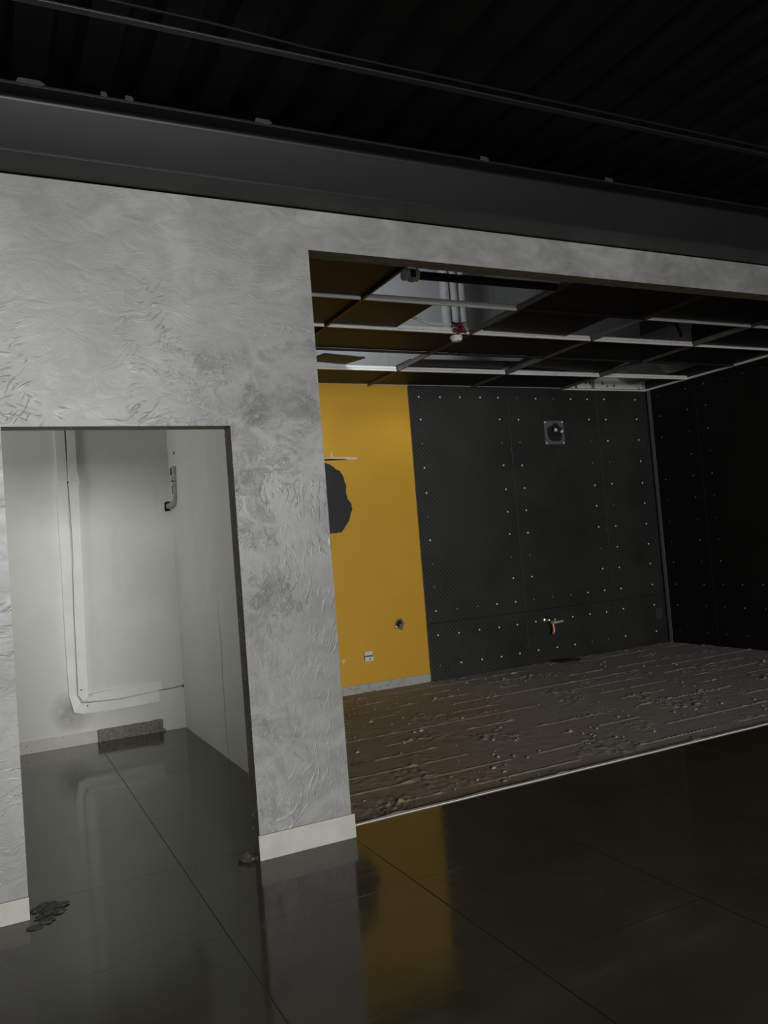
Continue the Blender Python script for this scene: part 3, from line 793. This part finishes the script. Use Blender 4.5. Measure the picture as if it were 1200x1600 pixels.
tile_mesh('t', 1.22, .40, 'black tile pushed back behind the open slit, above the yellow and black border', (4.30, 2.94, 3.190), (0.03, 0, -.05))
tile_mesh('t', 1.22, .60, 'tilted black tile with pale edge left of the open corner bay', (5.62, 2.76, 3.215), (-.06, .03, -.07))
# ------------------------------------------------------------------ things in and below the ceiling void
def detector():
    c = Vector((3.515, 1.668, 3.06))
    root = empty('smoke_detector', c, 'round white smoke detector dangling below the ceiling grid on red wires', 'smoke detector')
    b = MB(); b.lathe([(.040, .050), (.050, .046), (.052, .030), (.046, .024), (.046, .018), (.034, .002), (.012, 0)], c, (0, 0, 1), 26); keep(b.build('housing', 'white_plastic', smooth=True), root)
    b = MB(); b.box(c.x - .012, c.y - .05, c.z + .004, c.x + .022, c.y - .030, c.z + .018); keep(b.build('test_button', 'white_paint_metal', bevel=.002), root)
    for k in range(7):
        rnd2 = random.Random(k); pts = []; a0 = rnd2.uniform(0, 6)
        for i in range(16):
            a = a0 + i * rnd2.uniform(.5, .9)
            pts.append((c.x + .04 + (.025 + .06 * rnd2.random()) * math.cos(a), c.y - .002 + .03 * math.sin(a * 1.7), c.z + .125 + .042 * math.sin(a * .9 + k)))
        pts = [(c.x + .004 * k - .012, c.y, c.z + .048)] + pts
        b = MB(); b.tube(pts, .0022, 6); keep(b.build('wire', 'red_wire', smooth=True), root)
detector()
b = MB(); b.tube([(3.0, 1.62, 3.255), (3.10, 1.63, 3.228), (3.20, 1.635, 3.20), (3.26, 1.64, 3.19), (3.34, 1.645, 3.190), (3.455, 1.65, 3.196)], .011, 10)
tag(b.build('bent_conduit', 'white_pvc', smooth=True), 'bent white plastic conduit in the open ceiling bay above the detector', 'conduit')
def black_pipe():
    y, z = .56, 3.155
    root = empty('black_pipe', (3.2, y, z), 'black pipe just inside the opening head, with a white labelled coupling on its end', 'pipe')
    b = MB(); b.tube([(2.50, y, z), (3.66, y, z + .004)], .027, 14); keep(b.build('pipe', 'black_rubber', smooth=True), root)
    b = MB(); b.tube([(2.455, y, z), (2.555, y, z)], .040, 18); keep(b.build('coupling', 'white_pvc', smooth=True), root)
    b = MB(); b.box(2.487, y - .0435, z - .028, 2.522, y - .036, z + .02); keep(b.build('coupling_label', 'dull_plate'), root)
    b = MB(); b.box(2.475, y - .034, z - .058, 2.512, y - .020, z - .030); keep(b.build('tab', 'white_plastic', bevel=.003), root)
    b = MB(); b.tube([(2.54, y - .02, z + .038), (2.62, y - .03, z + .052), (2.66, y - .03, z + .05)], .004, 8); keep(b.build('cable', 'white_pvc', smooth=True), root)
    b = MB(); b.box(2.63, y - .05, z + .036, 2.70, y - .02, z + .062); keep(b.build('clip', 'tee_grey', bevel=.003), root)
black_pipe()
def shaft():
    root = empty('riser_pipes', (4.40, 3.05, 3.34), 'row of upright grey pipes standing in the ceiling void behind the detector', 'pipes')
    for x, rr in ((4.30, .050), (4.405, .046), (4.50, .042)):
        b = MB(); b.tube([(x, 3.05, 3.34), (x, 3.05, 4.498)], rr, 18); keep(b.build('riser', 'riser_paint', smooth=True), root)
    b = MB(); b.box(4.24, 3.105, 3.60, 4.56, 3.125, 3.64); keep(b.build('bracket', 'riser_paint'), root)
shaft()
b = MB(); b.tube([(7.25, 2.40, 3.47), (7.25, 3.60, 3.47)], .265, 36)
tag(b.build('round_duct', 'galvanised', smooth=True), 'round grey air duct above the open corner bay by the dark wall', 'duct')
b = MB(); b.box(6.20, YW - .018, 3.165, 7.50, YW - .001, 3.50)
tag(b.build('speckled_board', 'speckled_board'), 'white board with dark specks seen through the missing back corner tile', 'board')
def hanging_strap():
    root = empty('hanging_strap', (5.83, 1.52, 3.17), 'dark metal straps hanging in the open bay right of the detector', 'strap')
    b = MB(); b.tube([(5.80, 1.5, 4.49), (5.80, 1.5, 3.26), (5.84, 1.5, 3.19), (5.86, 1.52, 3.17)], .014, 8); keep(b.build('strap', 'black_steel'), root)
    b = MB(); b.tube([(5.87, 1.55, 4.49), (5.87, 1.55, 3.30), (5.90, 1.55, 3.175)], .010, 8); keep(b.build('strap', 'tee_grey'), root)
hanging_strap()
